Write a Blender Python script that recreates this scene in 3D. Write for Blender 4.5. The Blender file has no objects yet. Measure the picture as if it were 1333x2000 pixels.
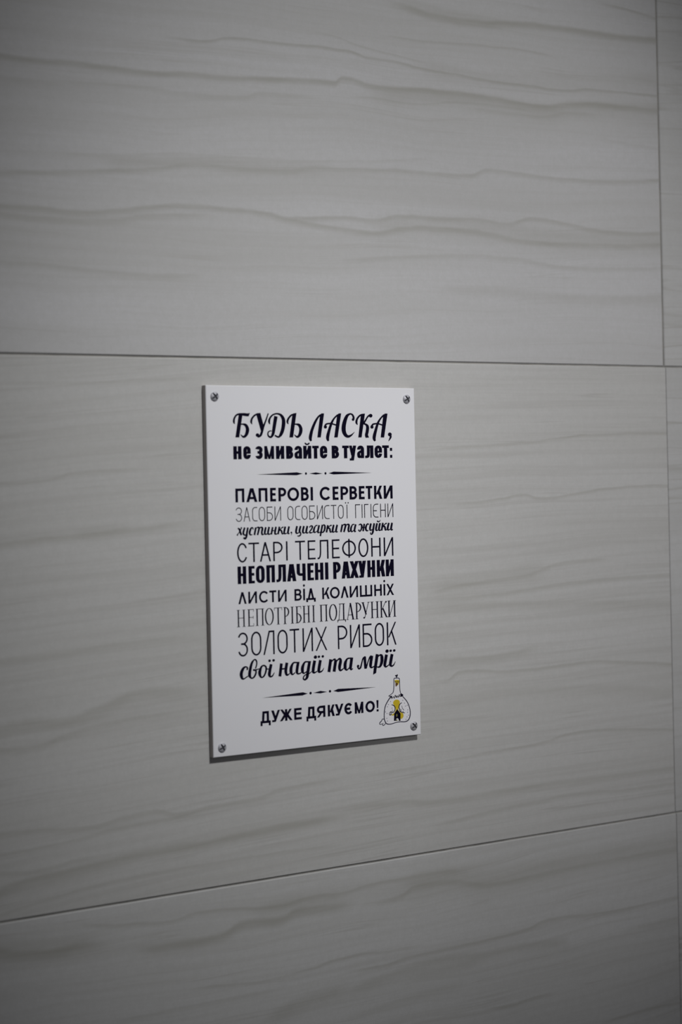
import bpy, math, random
from mathutils import Vector
from mathutils.geometry import tessellate_polygon

scene = bpy.context.scene
COL = scene.collection

# ------------------------------------------------------------------ camera
CAM_F = 3855.233   # focal length in pixels of the 1333 px wide frame
CAM_ROT = (1.555687, 0.024203, -0.618787)
CAM_LOC = (-0.54348, -0.95237, 1.42791)
SIGN_X, SIGN_Z, SIGN_ROLL = 0.03993, 1.48428, 0.00439

FRAME_W = 1333.0
cam_data = bpy.data.cameras.new('camera')
cam_data.sensor_fit = 'HORIZONTAL'
cam_data.sensor_width = 24.0
cam_data.lens = CAM_F / FRAME_W * 24.0
cam_data.clip_start = 0.02
cam = bpy.data.objects.new('camera', cam_data)
cam.rotation_euler = CAM_ROT
cam.location = CAM_LOC
COL.objects.link(cam)
scene.camera = cam
_fwd = cam.rotation_euler.to_matrix() @ Vector((0, 0, -1))
cam_data.dof.use_dof = True
cam_data.dof.focus_distance = (Vector((0.19, 0.0, 1.42)) - cam.location).dot(_fwd)
cam_data.dof.aperture_fstop = 7.0

# ------------------------------------------------------------------ light
world = bpy.data.worlds.new('room_ambient')
scene.world = world
world.use_nodes = True
world.node_tree.nodes['Background'].inputs[0].default_value = (0.93, 0.94, 1.0, 1)
world.node_tree.nodes['Background'].inputs[1].default_value = 0.048

K_W = 40.5
def lamp(name, kind, loc, target, energy, color, **kw):
    d = bpy.data.lights.new(name, kind)
    d.energy = energy
    d.color = color
    for k, v in kw.items():
        setattr(d, k, v)
    o = bpy.data.objects.new(name, d)
    o.location = loc
    o.rotation_euler = (Vector(target) - Vector(loc)).to_track_quat('-Z', 'Y').to_euler()
    COL.objects.link(o)
    return o

# a recessed ceiling downlight in front of the sign (two overlapping beams), and an added fill spot with no known source, lightening the shadows
lamp('ceiling_downlight', 'SPOT', (0.163, -1.196, 2.473), (0.186, 0.0, 1.498), 1.09 * K_W, (1.0, 1.0, 0.995),
     spot_size=2 * 0.264, spot_blend=1.0, shadow_soft_size=0.07)
lamp('ceiling_downlight_core', 'SPOT', (0.163, -1.196, 2.473), (0.057, 0.0, 1.396), 0.664 * K_W, (1.0, 1.0, 0.995),
     spot_size=2 * 0.168, spot_blend=1.0, shadow_soft_size=0.07)
lamp('added_fill_light', 'SPOT', (0.608, -1.039, 1.593), (0.413, 0.0, 1.43), 0.258 * K_W, (1.0, 0.985, 0.995),
     spot_size=2 * 0.357, spot_blend=1.0, shadow_soft_size=0.10)

scene.view_settings.view_transform = 'Standard'
scene.view_settings.look = 'None'
scene.view_settings.gamma = 1.0
scene.view_settings.use_curve_mapping = False
scene.view_settings.exposure = 0.0

# ------------------------------------------------------------------ data
# all sign coordinates are millimetres on the sign's own face: u to the right, v down from its top left corner
TEXT_LINES = [
    ('impact_low',41.89,34.4,[('н',17.46,23.0),('е',24.17,29.22),('з',32.28,37.38),('м',38.52,45.22),('и',46.51,52.27),('в',53.56,58.53),('а',59.41,64.75),('й',65.57,71.29),('т',71.97,76.59),('е',77.43,82.67),('в',85.85,91.13),('т',93.49,98.26),('у',98.41,103.66),('а',104.32,109.39),('л',110.16,116.29),('е',117.21,122.72),('т',122.87,127.89),(':',128.67,130.33)]),
    ('bold',66.34,58.47,[('П',18.24,24.3),('А',25.56,33.08),('П',33.93,40.04),('Е',41.85,45.9),('Р',47.57,53.1),('О',53.82,62.04),('В',63.35,68.87),('І',70.19,71.81),('С',76.62,84.54),('Е',85.88,90.12),('Р',91.62,97.24),('В',98.15,103.7),('Е',104.97,109.19),('Т',110.05,114.91),('К',116.19,122.21),('И',123.39,130.02)]),
    ('thin',77.44,69.26,[('З',18.15,22.39),('А',23.42,27.96),('С',29.37,32.81),('О',33.84,38.15),('Б',39.34,43.48),('И',44.67,49.12),('О',53.54,57.79),('С',58.95,62.49),('О',63.56,67.76),('Б',68.93,73.14),('И',74.37,78.66),('С',79.55,83.37),('Т',84.36,88.35),('О',89.44,93.6),('Ї',95.51,96.61),('Г',102.01,105.71),('І',106.67,107.49),('Г',108.66,111.82),('І',113.25,114.02),('Є',115.14,119.09),('Н',120.54,124.56),('И',125.96,130.21)]),
    ('light',100.7,89.54,[('С',18.53,25.35),('Т',26.28,33.58),('А',33.91,41.59),('Р',43.16,49.77),('І',52.03,53.23),('Т',58.45,65.5),('Е',67.31,72.84),('Л',74.17,82.07),('Е',84.56,90.14),('Ф',91.94,102.01),('О',103.74,111.16),('Н',113.21,120.24),('И',122.56,129.72)]),
    ('impact',112.86,102.84,[('Н',18.59,24.42),('Е',25.96,30.19),('О',30.99,37.0),('П',38.18,44.04),('Л',44.99,51.71),('А',52.43,58.86),('Ч',59.19,65.52),('Е',66.74,71.29),('Н',72.12,78.14),('І',79.37,81.65),('Р',85.13,90.62),('А',91.22,97.5),('Х',97.25,103.72),('У',103.56,109.16),('Н',110.07,115.81),('К',117.09,123.27),('И',123.79,129.75)]),
    ('geo',124.28,117.49,[('Λ',18.72,24.32),('И',25.49,31.37),('С',32.79,39.32),('Т',39.89,44.76),('И',45.86,51.86),('В',57.31,62.41),('і',63.48,64.7),('Д',65.53,72.29),('К',76.97,82.17),('О',82.51,89.54),('Λ',90.24,95.91),('И',96.77,102.88),('Ш',104.25,113.32),('Н',114.86,120.46),('і',121.75,123.05),('Х',123.98,129.53)]),
    ('serif',137.31,127.53,[('Н',17.59,23.19),('Е',24.73,28.96),('П',30.28,35.95),('О',36.52,42.6),('Т',42.94,48.44),('Р',49.4,53.4),('І',54.46,56.15),('Б',57.85,61.97),('Н',62.85,67.98),('І',69.45,71.51),('П',74.95,80.53),('О',81.53,87.35),('Д',87.5,93.61),('А',94.11,99.91),('Р',100.66,104.97),('У',105.23,111.09),('Н',112.01,117.75),('К',118.88,124.46),('И',124.62,130.69)]),
    ('thin2',154.26,140.48,[('З',17.82,24.59),('О',26.7,33.77),('/',34.95,42.8),('О',44.81,51.91),('Т',53.36,60.14),('И',62.33,69.66),('Х',71.47,79.76),('Р',87.47,94.49),('И',96.35,103.73),('Б',105.61,112.76),('О',114.55,121.5),('К',123.57,130.68)]),
    ('arial',193.28,186.53,[('Д',32.0,39.02),('У',39.5,45.57),('Ж',45.33,54.23),('Е',55.34,60.68),('Д',63.95,70.81),('Я',71.4,77.46),('К',79.2,84.17),('У',84.41,90.56),('Є',91.16,97.1),('М',98.72,105.05),('О',106.58,113.48),('!',114.77,116.31)]),
]
SCRIPT = {
  'script_capitals': [
    ('S',[18.83,21.76,0.46,18.27,20.56,1.29,18.63,18.59,1.24,20.17,16.69,1.03,22.52,16.07,1.1]),
    ('F',[20.7,16.29,22.01,15.59,25.64,15.51,27.2,15.72,29.24,15.49,28.38,17.36,27.16,17.43,25.6,17.26,24.05,17.04,21.98,16.83]),
    ('F',[21.6,16.51,24.19,16.5,21.66,29.44,19.08,29.43]),
    ('S',[22.76,21.97,0.66,24.44,21.9,0.93,26.25,22.51,1.8,27.29,24.37,2.29,27.06,26.56,2.29,25.89,28.49,1.7,24.26,29.07,1.15,22.61,27.76,0.38]),
    ('S',[30.51,21.91,0.46,30.0,20.53,1.36,30.56,18.66,1.23,32.39,16.86,1.04,34.77,15.9,1.01]),
    ('F',[33.58,16.46,33.99,15.68,36.36,15.34,38.53,23.04,37.51,27.01,36.61,26.35]),
    ('S',[41.75,15.65,0.77,40.21,19.29,0.97,38.4,23.04,1.22,37.13,26.35,1.58,36.16,28.22,1.5,34.7,29.09,0.92,33.8,28.43,0.95]),
    ('D',[34.07,28.1,1.23,1.03]),
    ('S',[42.81,21.89,0.47,42.24,20.5,1.45,42.73,18.62,1.26,44.31,16.85,0.98,46.46,15.96,0.89,48.58,15.9,1.01,50.56,16.71,1.61,52.03,18.81,2.32,52.22,21.47,2.53,51.49,25.02,2.41,50.2,27.68,2.06,48.78,29.12,1.14,47.45,29.01,1.02,45.88,28.23,0.93]),
    ('S',[47.01,17.28,2.49,46.2,20.82,2.36,45.45,24.36,2.23,44.71,27.46,1.92,43.26,29.22,1.25,41.68,28.78,1.02,41.19,27.45,0.95,41.7,26.24,0.79,43.03,25.69,0.57,43.95,25.91,0.49]),
    ('S',[55.51,21.82,0.47,54.92,20.47,1.39,55.67,18.58,1.25,57.65,16.68,1.05,59.32,16.16,0.9]),
    ('F',[58.46,16.34,59.15,15.56,61.39,15.28,58.66,29.52,56.03,29.52]),
    ('S',[59.53,21.91,0.67,61.28,21.84,0.94,63.15,22.46,1.85,64.19,24.35,2.32,63.94,26.59,2.33,62.78,28.55,1.71,61.23,29.15,1.13,59.51,27.81,0.39]),
    ('S',[71.44,31.63,1.11,70.85,30.4,2.04,70.97,28.83,2.29,72.07,25.25,1.98,74.22,20.98,1.68,76.49,17.83,1.25,78.58,16.21,0.97]),
    ('F',[78.03,16.48,79.01,15.46,80.99,15.45,78.24,29.56,75.78,29.56]),
    ('S',[83.77,31.67,1.13,83.2,30.43,2.06,83.24,28.85,2.34,84.25,25.7,2.01,86.02,21.41,1.64,88.03,18.47,1.13,90.8,16.2,0.93]),
    ('F',[90.3,16.43,91.43,15.4,93.29,15.39,90.38,29.59,87.88,29.59]),
    ('D',[81.7,23.4,1.16,0.95]),
    ('S',[81.23,23.33,1.42,82.15,21.91,1.08,83.81,21.46,0.9,86.02,21.46,0.87,89.59,22.31,0.83]),
    ('S',[101.94,19.33,1.39,102.25,17.97,1.54,101.46,16.26,1.17,99.65,15.7,0.96,97.23,17.19,2.07,95.31,21.39,2.87,94.85,25.25,3.01,95.9,27.86,2.42,97.77,28.99,1.65,100.03,28.43,1.14,102.74,26.39,0.25]),
    ('D',[101.84,18.99,0.98,0.8]),
    ('S',[105.05,22.06,0.49,104.24,20.69,1.55,104.8,18.64,1.33,106.59,16.81,1.1,108.53,15.98,0.99]),
    ('F',[107.58,16.47,108.6,15.55,110.66,15.38,107.82,29.63,105.36,29.62]),
    ('S',[109.29,21.59,1.57,111.05,19.31,1.1,112.8,17.13,1.06,114.68,15.98,0.87]),
    ('D',[114.8,16.66,1.37,1.1]),
    ('S',[109.58,21.48,0.7,111.26,21.98,1.3,112.36,23.42,2.21,112.01,26.16,2.25,111.45,27.99,2.26,111.79,29.25,2.39]),
    ('F',[110.38,28.67,112.8,28.56,113.25,29.71,110.92,29.86]),
    ('S',[117.83,31.78,1.16,117.18,30.52,2.13,117.22,28.92,2.42,118.27,25.71,2.08,119.95,21.35,1.64,121.88,18.59,1.17,124.75,16.05,0.96]),
    ('F',[124.23,16.28,125.4,15.31,127.42,15.34,124.52,29.67,121.94,29.66]),
    ('D',[115.62,23.42,1.2,0.96]),
    ('S',[115.14,23.3,1.43,116.38,21.86,1.09,118.09,21.46,0.92,120.09,21.39,0.83,123.51,22.26,0.85]),
    ('D',[128.83,27.83,1.44,1.15]),
    ('S',[129.46,27.9,1.15,129.3,29.63,1.39,127.72,31.88,0.27]),
  ],
  'script_small': [
    ('S',[19.36,81.05,0.82,20.48,81.74,1.23,21.03,83.5,1.37,21.77,85.05,1.2]),
    ('S',[21.96,80.51,1.02,21.33,82.09,0.6,19.6,84.11,0.59,18.79,85.18,1.11]),
    ('S',[24.09,80.75,1.18,23.25,82.91,1.29,23.09,84.22,1.27,23.98,85.12,0.79,25.29,84.51,0.59]),
    ('S',[26.22,80.81,1.19,25.52,83.64,1.29,25.04,86.03,1.41,24.31,87.21,0.91,23.28,86.81,0.67]),
    ('D',[23.57,86.86,0.73,0.61]),
    ('S',[29.78,82.12,0.67,29.42,81.01,0.72,28.23,81.52,1.14,27.32,83.69,1.41,27.75,85.02,0.88,29.19,84.95,0.44]),
    ('L',[31.64,80.92,1.25,30.54,85.28,1.2]),
    ('S',[31.36,81.72,0.42,32.69,80.95,0.75,33.78,81.35,1.29,33.37,83.21,1.2,32.63,85.35,1.14]),
    ('S',[33.51,81.79,0.42,34.92,81.01,0.75,36.09,81.53,1.3,35.64,83.72,1.26,35.87,85.05,1.09,37.19,84.98,0.49]),
    ('S',[38.47,80.94,1.2,37.66,84.0,1.32,38.11,85.01,0.91,39.56,84.83,0.49]),
    ('S',[40.72,80.89,1.21,39.9,84.07,1.32,40.35,85.08,0.9,42.07,84.8,0.45]),
    ('L',[43.15,81.03,1.21,42.11,85.29,1.21]),
    ('L',[42.64,83.16,0.58,44.9,83.11,0.58]),
    ('S',[45.48,80.92,1.21,44.66,84.21,1.27,44.98,85.11,0.9,46.58,84.93,0.45]),
    ('L',[47.88,80.94,1.22,46.76,85.29,1.21]),
    ('S',[47.69,83.2,0.59,49.05,81.9,0.62,50.13,81.38,0.7]),
    ('D',[50.21,81.36,0.53,0.44]),
    ('S',[47.82,83.09,0.67,48.97,83.19,0.99,49.39,84.13,1.19,49.77,85.14,0.86,50.98,84.74,0.46]),
    ('S',[51.91,80.99,1.22,51.03,84.29,1.33,51.54,85.09,0.85,53.02,84.86,0.45]),
    ('S',[54.54,80.95,1.22,53.7,84.26,1.34,54.08,85.12,0.89,54.81,84.96,0.5]),
    ('D',[56.05,84.6,0.62,0.51]),
    ('S',[56.43,84.68,0.48,55.94,86.11,0.21]),
    ('S',[60.1,80.93,1.23,59.35,83.99,1.35,59.86,85.12,0.91,61.62,84.72,0.45]),
    ('S',[62.66,80.96,1.23,61.78,83.84,1.35,62.56,85.2,0.9,62.45,86.13,0.92,61.3,86.77,0.77,60.14,86.64,0.4]),
    ('S',[64.96,81.02,1.24,64.12,84.13,1.35,64.72,85.08,0.86,66.22,84.75,0.45]),
    ('S',[67.4,81.05,1.24,66.51,84.2,1.36,67.02,85.15,0.87,68.12,84.87,0.5]),
    ('S',[68.82,81.98,0.83,69.98,81.07,0.72,70.92,81.64,1.19,70.34,82.97,0.98,69.08,84.28,0.89,69.07,84.99,1.0,70.29,85.1,0.63,71.8,84.58,0.37]),
    ('S',[74.62,80.96,0.59,73.31,81.15,0.73,72.17,82.8,1.23,71.94,84.36,1.35,72.66,85.06,0.72,74.27,84.21,0.48]),
    ('S',[75.78,80.83,1.25,74.81,84.33,1.26,75.12,85.17,0.88,76.44,84.99,0.45]),
    ('L',[78.11,80.72,1.31,76.46,87.31,1.14]),
    ('S',[77.66,81.61,0.49,78.86,80.81,0.68,79.86,81.49,1.2,79.53,83.69,1.24,78.39,85.05,0.82,77.02,85.14,0.41]),
    ('L',[82.02,81.01,1.26,80.89,85.26,1.26]),
    ('S',[81.74,83.07,0.61,83.02,81.76,0.64,84.13,81.22,0.66]),
    ('D',[84.27,81.25,0.55,0.45]),
    ('S',[81.89,82.9,0.68,83.12,82.98,1.01,83.51,84.03,1.24,83.81,85.12,0.9,85.01,84.86,0.46]),
    ('S',[86.21,80.94,1.26,85.3,84.31,1.38,85.75,85.16,0.87,87.22,84.82,0.46]),
    ('S',[88.71,80.97,1.26,87.79,84.27,1.38,88.18,85.14,0.9,89.08,84.98,0.5]),
    ('L',[92.46,80.96,1.32,91.29,85.34,1.21]),
    ('S',[92.02,81.9,0.44,93.57,80.97,0.78,94.76,81.36,1.31,94.27,83.21,1.27,93.46,85.41,1.21]),
    ('S',[94.38,81.97,0.44,96.03,80.99,0.78,97.24,81.48,1.33,96.71,83.96,1.34,97.01,85.15,1.0,98.36,84.81,0.46]),
    ('S',[101.12,81.04,0.6,99.77,81.32,0.81,98.74,83.11,1.27,98.6,84.47,1.38,99.33,85.31,0.77,100.75,84.54,0.49]),
    ('S',[102.16,81.05,1.28,101.24,84.32,1.29,101.52,85.29,0.93,102.28,85.08,0.47]),
    ('S',[104.42,81.56,0.66,105.76,81.1,0.79,106.63,82.2,1.35,106.25,84.01,1.15,105.23,85.24,0.76,104.17,84.75,0.71]),
    ('D',[104.4,84.64,0.56,0.46]),
    ('L',[108.5,80.92,1.18,107.49,85.37,1.18]),
    ('L',[106.69,83.16,0.59,109.66,83.11,0.59]),
    ('S',[111.74,81.61,0.86,111.05,80.99,0.7,109.97,82.06,1.26,109.5,83.88,1.41,110.18,85.09,0.92,111.46,84.97,0.51]),
    ('S',[113.41,80.83,1.29,112.63,83.63,1.42,113.02,84.9,0.88,115.03,84.27,0.47]),
    ('S',[115.83,80.81,1.3,115.09,84.04,1.41,114.61,86.2,1.39,113.82,87.26,0.86,112.89,86.84,0.65,113.14,86.0,0.56]),
    ('S',[117.97,80.86,1.3,117.09,84.1,1.43,117.57,85.15,0.89,119.01,84.73,0.47]),
    ('S',[120.11,80.81,1.31,119.31,84.16,1.43,119.77,85.14,0.9,121.15,84.91,0.46]),
    ('S',[118.09,79.31,0.93,118.7,79.97,0.7,119.85,79.7,0.59,120.5,78.96,0.26]),
    ('L',[122.26,80.75,1.31,121.2,85.32,1.31]),
    ('S',[121.91,83.32,0.63,123.53,81.75,0.66,124.69,81.14,0.69]),
    ('D',[124.69,81.19,0.57,0.46]),
    ('S',[122.2,82.98,0.69,123.44,82.97,1.03,123.9,84.07,1.29,124.1,85.04,0.92,125.32,84.8,0.47]),
    ('S',[126.71,80.87,1.31,125.77,84.12,1.44,126.32,85.06,0.89,127.77,84.64,0.47]),
    ('S',[129.16,80.89,1.32,128.36,84.19,1.44,128.77,85.13,0.92,129.72,84.88,0.52]),
  ],
  'script_large': [
    ('S',[23.59,162.12,0.83,23.85,160.93,1.1,22.78,160.16,0.8,20.93,161.17,1.7,19.62,163.92,2.13,20.08,166.25,1.75,21.31,166.93,0.84,23.41,165.95,0.65,24.73,165.38,0.46]),
    ('S',[29.31,161.64,0.84,30.24,159.18,0.89,30.03,157.18,0.99,28.74,156.48,0.79,26.86,158.51,1.55,25.58,162.59,1.96,25.3,165.2,2.0,26.38,166.86,0.93,28.09,166.51,1.02,29.45,164.62,1.2,29.61,163.1,1.09,29.11,162.18,0.84]),
    ('S',[27.62,162.25,0.96,29.24,162.52,1.06,30.82,162.12,0.63,32.0,161.94,0.45]),
    ('S',[35.73,160.26,0.81,33.74,160.63,1.08,32.37,163.07,2.0,32.23,165.26,1.95,33.37,167.0,0.92,35.18,166.14,1.06,36.52,163.36,1.22,36.49,161.15,1.16,35.2,160.23,0.82]),
    ('L',[36.59,162.38,0.57,38.83,162.53,0.57]),
    ('S',[40.14,159.86,1.91,39.13,163.55,2.01,38.8,165.96,1.98,39.65,167.01,1.01,40.98,166.51,0.89,42.3,164.77,0.36]),
    ('D',[39.09,157.8,0.92,0.77]),
    ('D',[41.86,157.77,0.93,0.77]),
    ('L',[47.22,159.9,1.98,45.96,167.33,1.98]),
    ('L',[47.35,163.13,0.85,50.55,163.04,0.85]),
    ('S',[51.04,159.71,1.98,50.18,164.04,2.03,50.52,166.39,1.61,51.66,166.81,0.95,52.89,166.01,0.59]),
    ('S',[57.34,160.03,0.77,55.45,160.28,1.1,53.96,162.74,2.04,53.84,165.41,2.0,54.88,166.82,0.89,56.65,165.83,0.73]),
    ('F',[56.27,159.67,59.99,159.81,59.75,160.58,56.52,160.42]),
    ('S',[58.96,159.85,1.89,58.04,164.14,1.95,57.95,165.7,1.84,58.65,166.69,0.99,60.14,166.53,0.79,61.37,165.94,0.48]),
    ('S',[65.45,160.14,0.77,63.54,160.39,1.1,62.04,162.86,2.05,61.85,165.31,2.02,62.84,166.72,0.89,64.76,165.85,0.72]),
    ('F',[64.37,159.73,68.03,159.91,67.88,160.69,64.62,160.53]),
    ('S',[67.0,159.95,2.02,65.93,164.7,2.12,65.4,167.35,2.12,64.94,169.22,1.81,63.56,170.47,1.02,62.35,169.86,0.93,62.74,168.5,0.83,64.31,167.54,0.66,66.35,167.2,0.66,68.42,166.0,0.44]),
    ('S',[70.62,159.82,2.02,69.62,163.84,2.08,69.43,166.18,1.91,70.45,166.86,0.99,72.24,166.16,0.57]),
    ('D',[71.17,157.83,1.2,0.99]),
    ('S',[74.67,159.82,2.03,73.66,164.12,2.09,73.39,166.24,1.9,74.55,166.7,1.0,75.94,166.08,0.77,77.13,164.47,0.27]),
    ('D',[73.68,157.78,0.9,0.74]),
    ('D',[76.42,157.78,0.9,0.74]),
    ('L',[82.06,159.88,2.16,80.58,167.25,2.1]),
    ('S',[82.38,161.41,0.55,84.35,160.08,0.95,85.59,160.28,1.17]),
    ('L',[85.73,160.29,2.11,84.3,167.29,2.11]),
    ('S',[85.97,161.66,0.57,87.67,160.19,1.02,88.92,160.27,1.53,89.08,161.64,2.12,88.3,164.77,2.12,88.54,166.55,1.47,89.73,166.72,0.95,91.57,165.56,0.55]),
    ('S',[95.89,160.11,0.79,93.93,160.5,1.13,92.53,162.79,2.12,92.4,165.5,2.07,93.48,166.94,0.91,95.33,165.82,0.75]),
    ('F',[94.65,159.71,98.37,159.89,98.18,160.67,94.9,160.52]),
    ('S',[97.33,159.84,2.08,96.39,164.87,2.08,96.3,166.01,1.93,96.76,166.95,0.91,97.98,166.35,0.59]),
    ('D',[101.79,165.21,0.93,0.75]),
    ('S',[101.44,165.64,0.97,102.32,166.78,0.96,103.6,166.14,1.2,104.51,163.69,0.96,105.48,161.01,0.93,107.15,159.93,0.86]),
    ('F',[105.79,160.92,106.3,160.04,107.44,159.72,107.76,160.25,108.04,165.99,107.96,167.22,106.34,167.1,106.06,164.02]),
    ('S',[107.68,166.88,1.13,109.19,163.09,0.78,110.68,160.44,1.03,111.83,159.79,0.75]),
    ('S',[112.12,159.74,2.05,111.22,163.69,2.16,111.03,165.85,1.94,111.94,166.76,0.92,114.24,165.85,0.64]),
    ('L',[116.12,159.08,2.17,114.33,167.8,2.17]),
    ('F',[113.26,167.27,115.46,167.42,115.04,170.2,112.74,171.09]),
    ('S',[116.37,160.82,0.56,118.11,159.74,0.98,119.37,160.56,2.1,119.44,163.56,2.24,118.23,166.24,1.62,116.5,166.85,0.74,115.09,166.25,0.47]),
    ('S',[122.98,159.77,2.13,121.93,163.96,2.18,121.59,166.01,2.03,122.57,167.04,0.97,124.69,165.99,0.6]),
    ('D',[123.46,157.72,1.26,1.01]),
    ('S',[127.16,159.76,2.14,126.03,164.24,2.19,125.79,166.02,2.01,126.89,166.95,0.97,128.29,166.24,0.81,129.58,164.36,0.28]),
    ('D',[126.14,157.67,0.95,0.76]),
    ('D',[128.86,157.68,0.95,0.76]),
  ],
  'ornament_top': [
    ('F',[33.0,50.65,60.65,49.74,64.98,50.6,60.61,51.47]),
    ('D',[67.16,50.57,0.71,0.76]),
    ('F',[69.42,50.6,74.19,49.96,79.15,50.73,74.15,51.25]),
    ('D',[81.08,50.63,0.72,0.76]),
    ('F',[83.3,50.6,86.91,49.65,114.97,50.71,86.87,51.35]),
  ],
  'ornament_bottom': [
    ('F',[33.47,178.75,61.82,177.68,65.21,178.71,61.53,179.55]),
    ('D',[67.21,178.62,0.83,0.81]),
    ('F',[69.13,178.61,74.31,177.83,78.98,178.76,74.27,179.33]),
    ('D',[81.07,178.6,0.84,0.81]),
    ('F',[83.45,178.61,86.97,177.62,114.54,178.68,86.92,179.49]),
  ],
  'emblem': [
    ('G',[127.21,183.09,127.77,181.47,128.11,178.17,128.19,175.26,128.6,174.36,131.85,174.53,132.3,175.36,132.41,178.49,132.58,181.84,132.93,183.54,134.7,185.97,137.51,188.91,139.27,192.19,140.02,195.81,139.49,198.9,138.0,200.66,135.62,201.19,132.49,200.92,128.83,201.13,125.18,201.64,122.59,201.42,121.2,200.26,120.41,197.91,120.5,194.19,121.31,190.73,122.93,188.16,125.2,185.64,123.92,184.92],'w'),
    ('D',[129.78,189.23,2.6,1.91],'y'),
    ('G',[127.82,189.59,131.85,189.92,131.06,193.4,132.5,195.18,134.45,195.97,134.87,197.89,133.45,199.27,132.28,198.92,127.9,196.88,126.08,196.73,125.84,196.09,127.94,195.22,129.04,192.81],'y'),
    ('G',[128.83,175.62,132.08,175.86,131.82,177.82,130.44,178.97,129.18,177.21],'y'),
    ('G',[129.44,177.33,131.13,177.46,130.7,178.78,129.64,179.49,129.27,178.88],'b'),
    ('S',[128.81,176.45,0.42,129.58,176.72,0.5,130.29,176.5,0.31],'k'),
    ('S',[130.72,176.18,0.34,131.01,176.82,0.42,132.06,176.76,0.29],'k'),
    ('F',[130.17,173.95,128.98,172.82,129.56,172.45,130.21,172.62,130.87,172.08,131.25,172.57,130.97,173.49],'k'),
    ('L',[130.23,173.54,0.68,130.16,174.47,0.68],'k'),
    ('S',[127.21,183.09,0.57,127.82,181.48,0.57,128.16,178.17,0.57,128.19,175.26,0.57,128.62,174.42,0.5,130.03,174.4,0.5,131.85,174.57,0.51,132.35,175.46,0.57,132.41,178.49,0.57,132.58,181.84,0.57,132.98,183.54,0.56],'g'),
    ('L',[127.26,183.1,0.46,125.63,184.01,0.46,123.92,184.92,0.5],'g'),
    ('F',[123.84,184.87,126.65,184.76,126.1,185.82,125.31,186.07,124.95,185.21],'k'),
    ('F',[132.93,183.54,134.99,184.74,134.84,185.73,133.39,186.03,132.64,184.77],'k'),
    ('L',[125.69,186.61,0.46,126.37,185.21,0.38,126.81,186.5,0.38,127.67,185.21,0.37,128.29,186.61,0.42,128.94,184.48,0.41,129.47,186.08,0.38,129.9,184.86,0.38,130.17,186.34,0.37,130.86,185.04,0.38,131.35,186.23,0.42,132.0,184.3,0.39,132.56,185.91,0.39,133.41,185.24,0.43],'k'),
    ('S',[125.25,185.54,0.74,122.93,188.16,0.7,121.31,190.73,0.67,120.5,194.19,0.62,120.41,197.91,0.61,121.2,200.26,0.61,122.59,201.42,0.54,125.18,201.69,0.5,128.83,201.13,0.47,132.49,200.92,0.5,135.62,201.19,0.55,138.0,200.66,0.65,139.49,198.9,0.73,140.02,195.81,0.68,139.27,192.19,0.6,137.51,188.91,0.57,134.57,185.86,0.55],'g'),
    ('S',[120.4,198.33,0.41,118.93,198.2,0.45,118.31,199.19,0.59,116.89,200.31,0.51,117.18,201.2,0.42,118.72,201.13,0.37,119.27,201.96,0.46,120.39,201.75,0.46,121.26,200.79,0.49],'g'),
    ('L',[119.64,200.65,0.38,118.85,201.2,0.38],'g'),
    ('G',[127.85,195.63,130.21,193.12,132.61,196.03,132.5,200.4,127.56,199.98],'k'),
    ('D',[129.77,196.83,0.57,0.87],'o'),
    ('F',[129.06,200.15,129.2,199.03,130.07,198.52,131.02,199.13,131.2,200.33],'w'),
    ('F',[129.12,200.15,129.27,199.29,129.88,198.82,130.16,200.24],'o'),
    ('S',[125.99,190.11,0.33,127.79,190.84,0.53,128.59,192.15,0.61,128.29,193.79,0.56,126.9,195.03,0.43,125.49,194.29,0.38,124.25,195.12,0.41,124.79,196.31,0.5,125.98,195.58,0.42],'k'),
    ('L',[125.49,194.39,0.47,125.33,195.84,0.47],'k'),
    ('L',[126.39,194.88,0.4,126.93,194.1,0.4],'k'),
    ('S',[133.83,189.49,0.37,132.23,190.36,0.59,131.54,191.98,0.63,131.95,193.47,0.6,132.64,194.88,0.47,135.89,195.93,0.38],'k'),
    ('L',[132.81,193.23,0.41,133.03,195.12,0.41],'k'),
    ('S',[133.73,191.32,0.31,134.13,192.92,0.29,135.28,194.16,0.37],'g'),
    ('L',[134.48,194.72,0.35,134.72,195.58,0.35],'k'),
    ('D',[134.51,188.15,0.34,0.29],'m'),
    ('D',[135.78,189.92,0.34,0.29],'m'),
    ('D',[137.84,191.44,0.34,0.29],'m'),
    ('D',[138.16,194.19,0.34,0.29],'m'),
    ('D',[138.74,197.48,0.34,0.29],'m'),
    ('D',[137.53,198.43,0.34,0.29],'m'),
    ('D',[136.71,199.82,0.34,0.29],'m'),
    ('D',[122.85,191.06,0.34,0.29],'m'),
    ('D',[123.66,189.78,0.34,0.29],'m'),
    ('D',[121.36,194.05,0.34,0.29],'m'),
    ('D',[122.49,195.08,0.34,0.29],'m'),
    ('D',[122.29,197.97,0.34,0.29],'m'),
    ('D',[122.64,199.66,0.34,0.29],'m'),
    ('D',[125.26,188.14,0.34,0.29],'m'),
    ('D',[136.52,191.76,0.34,0.29],'m'),
    ('D',[126.33,192.18,0.34,0.29],'m'),
    ('D',[126.55,193.44,0.34,0.29],'m'),
    ('D',[137.99,195.64,0.34,0.29],'m'),
  ],
}
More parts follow.
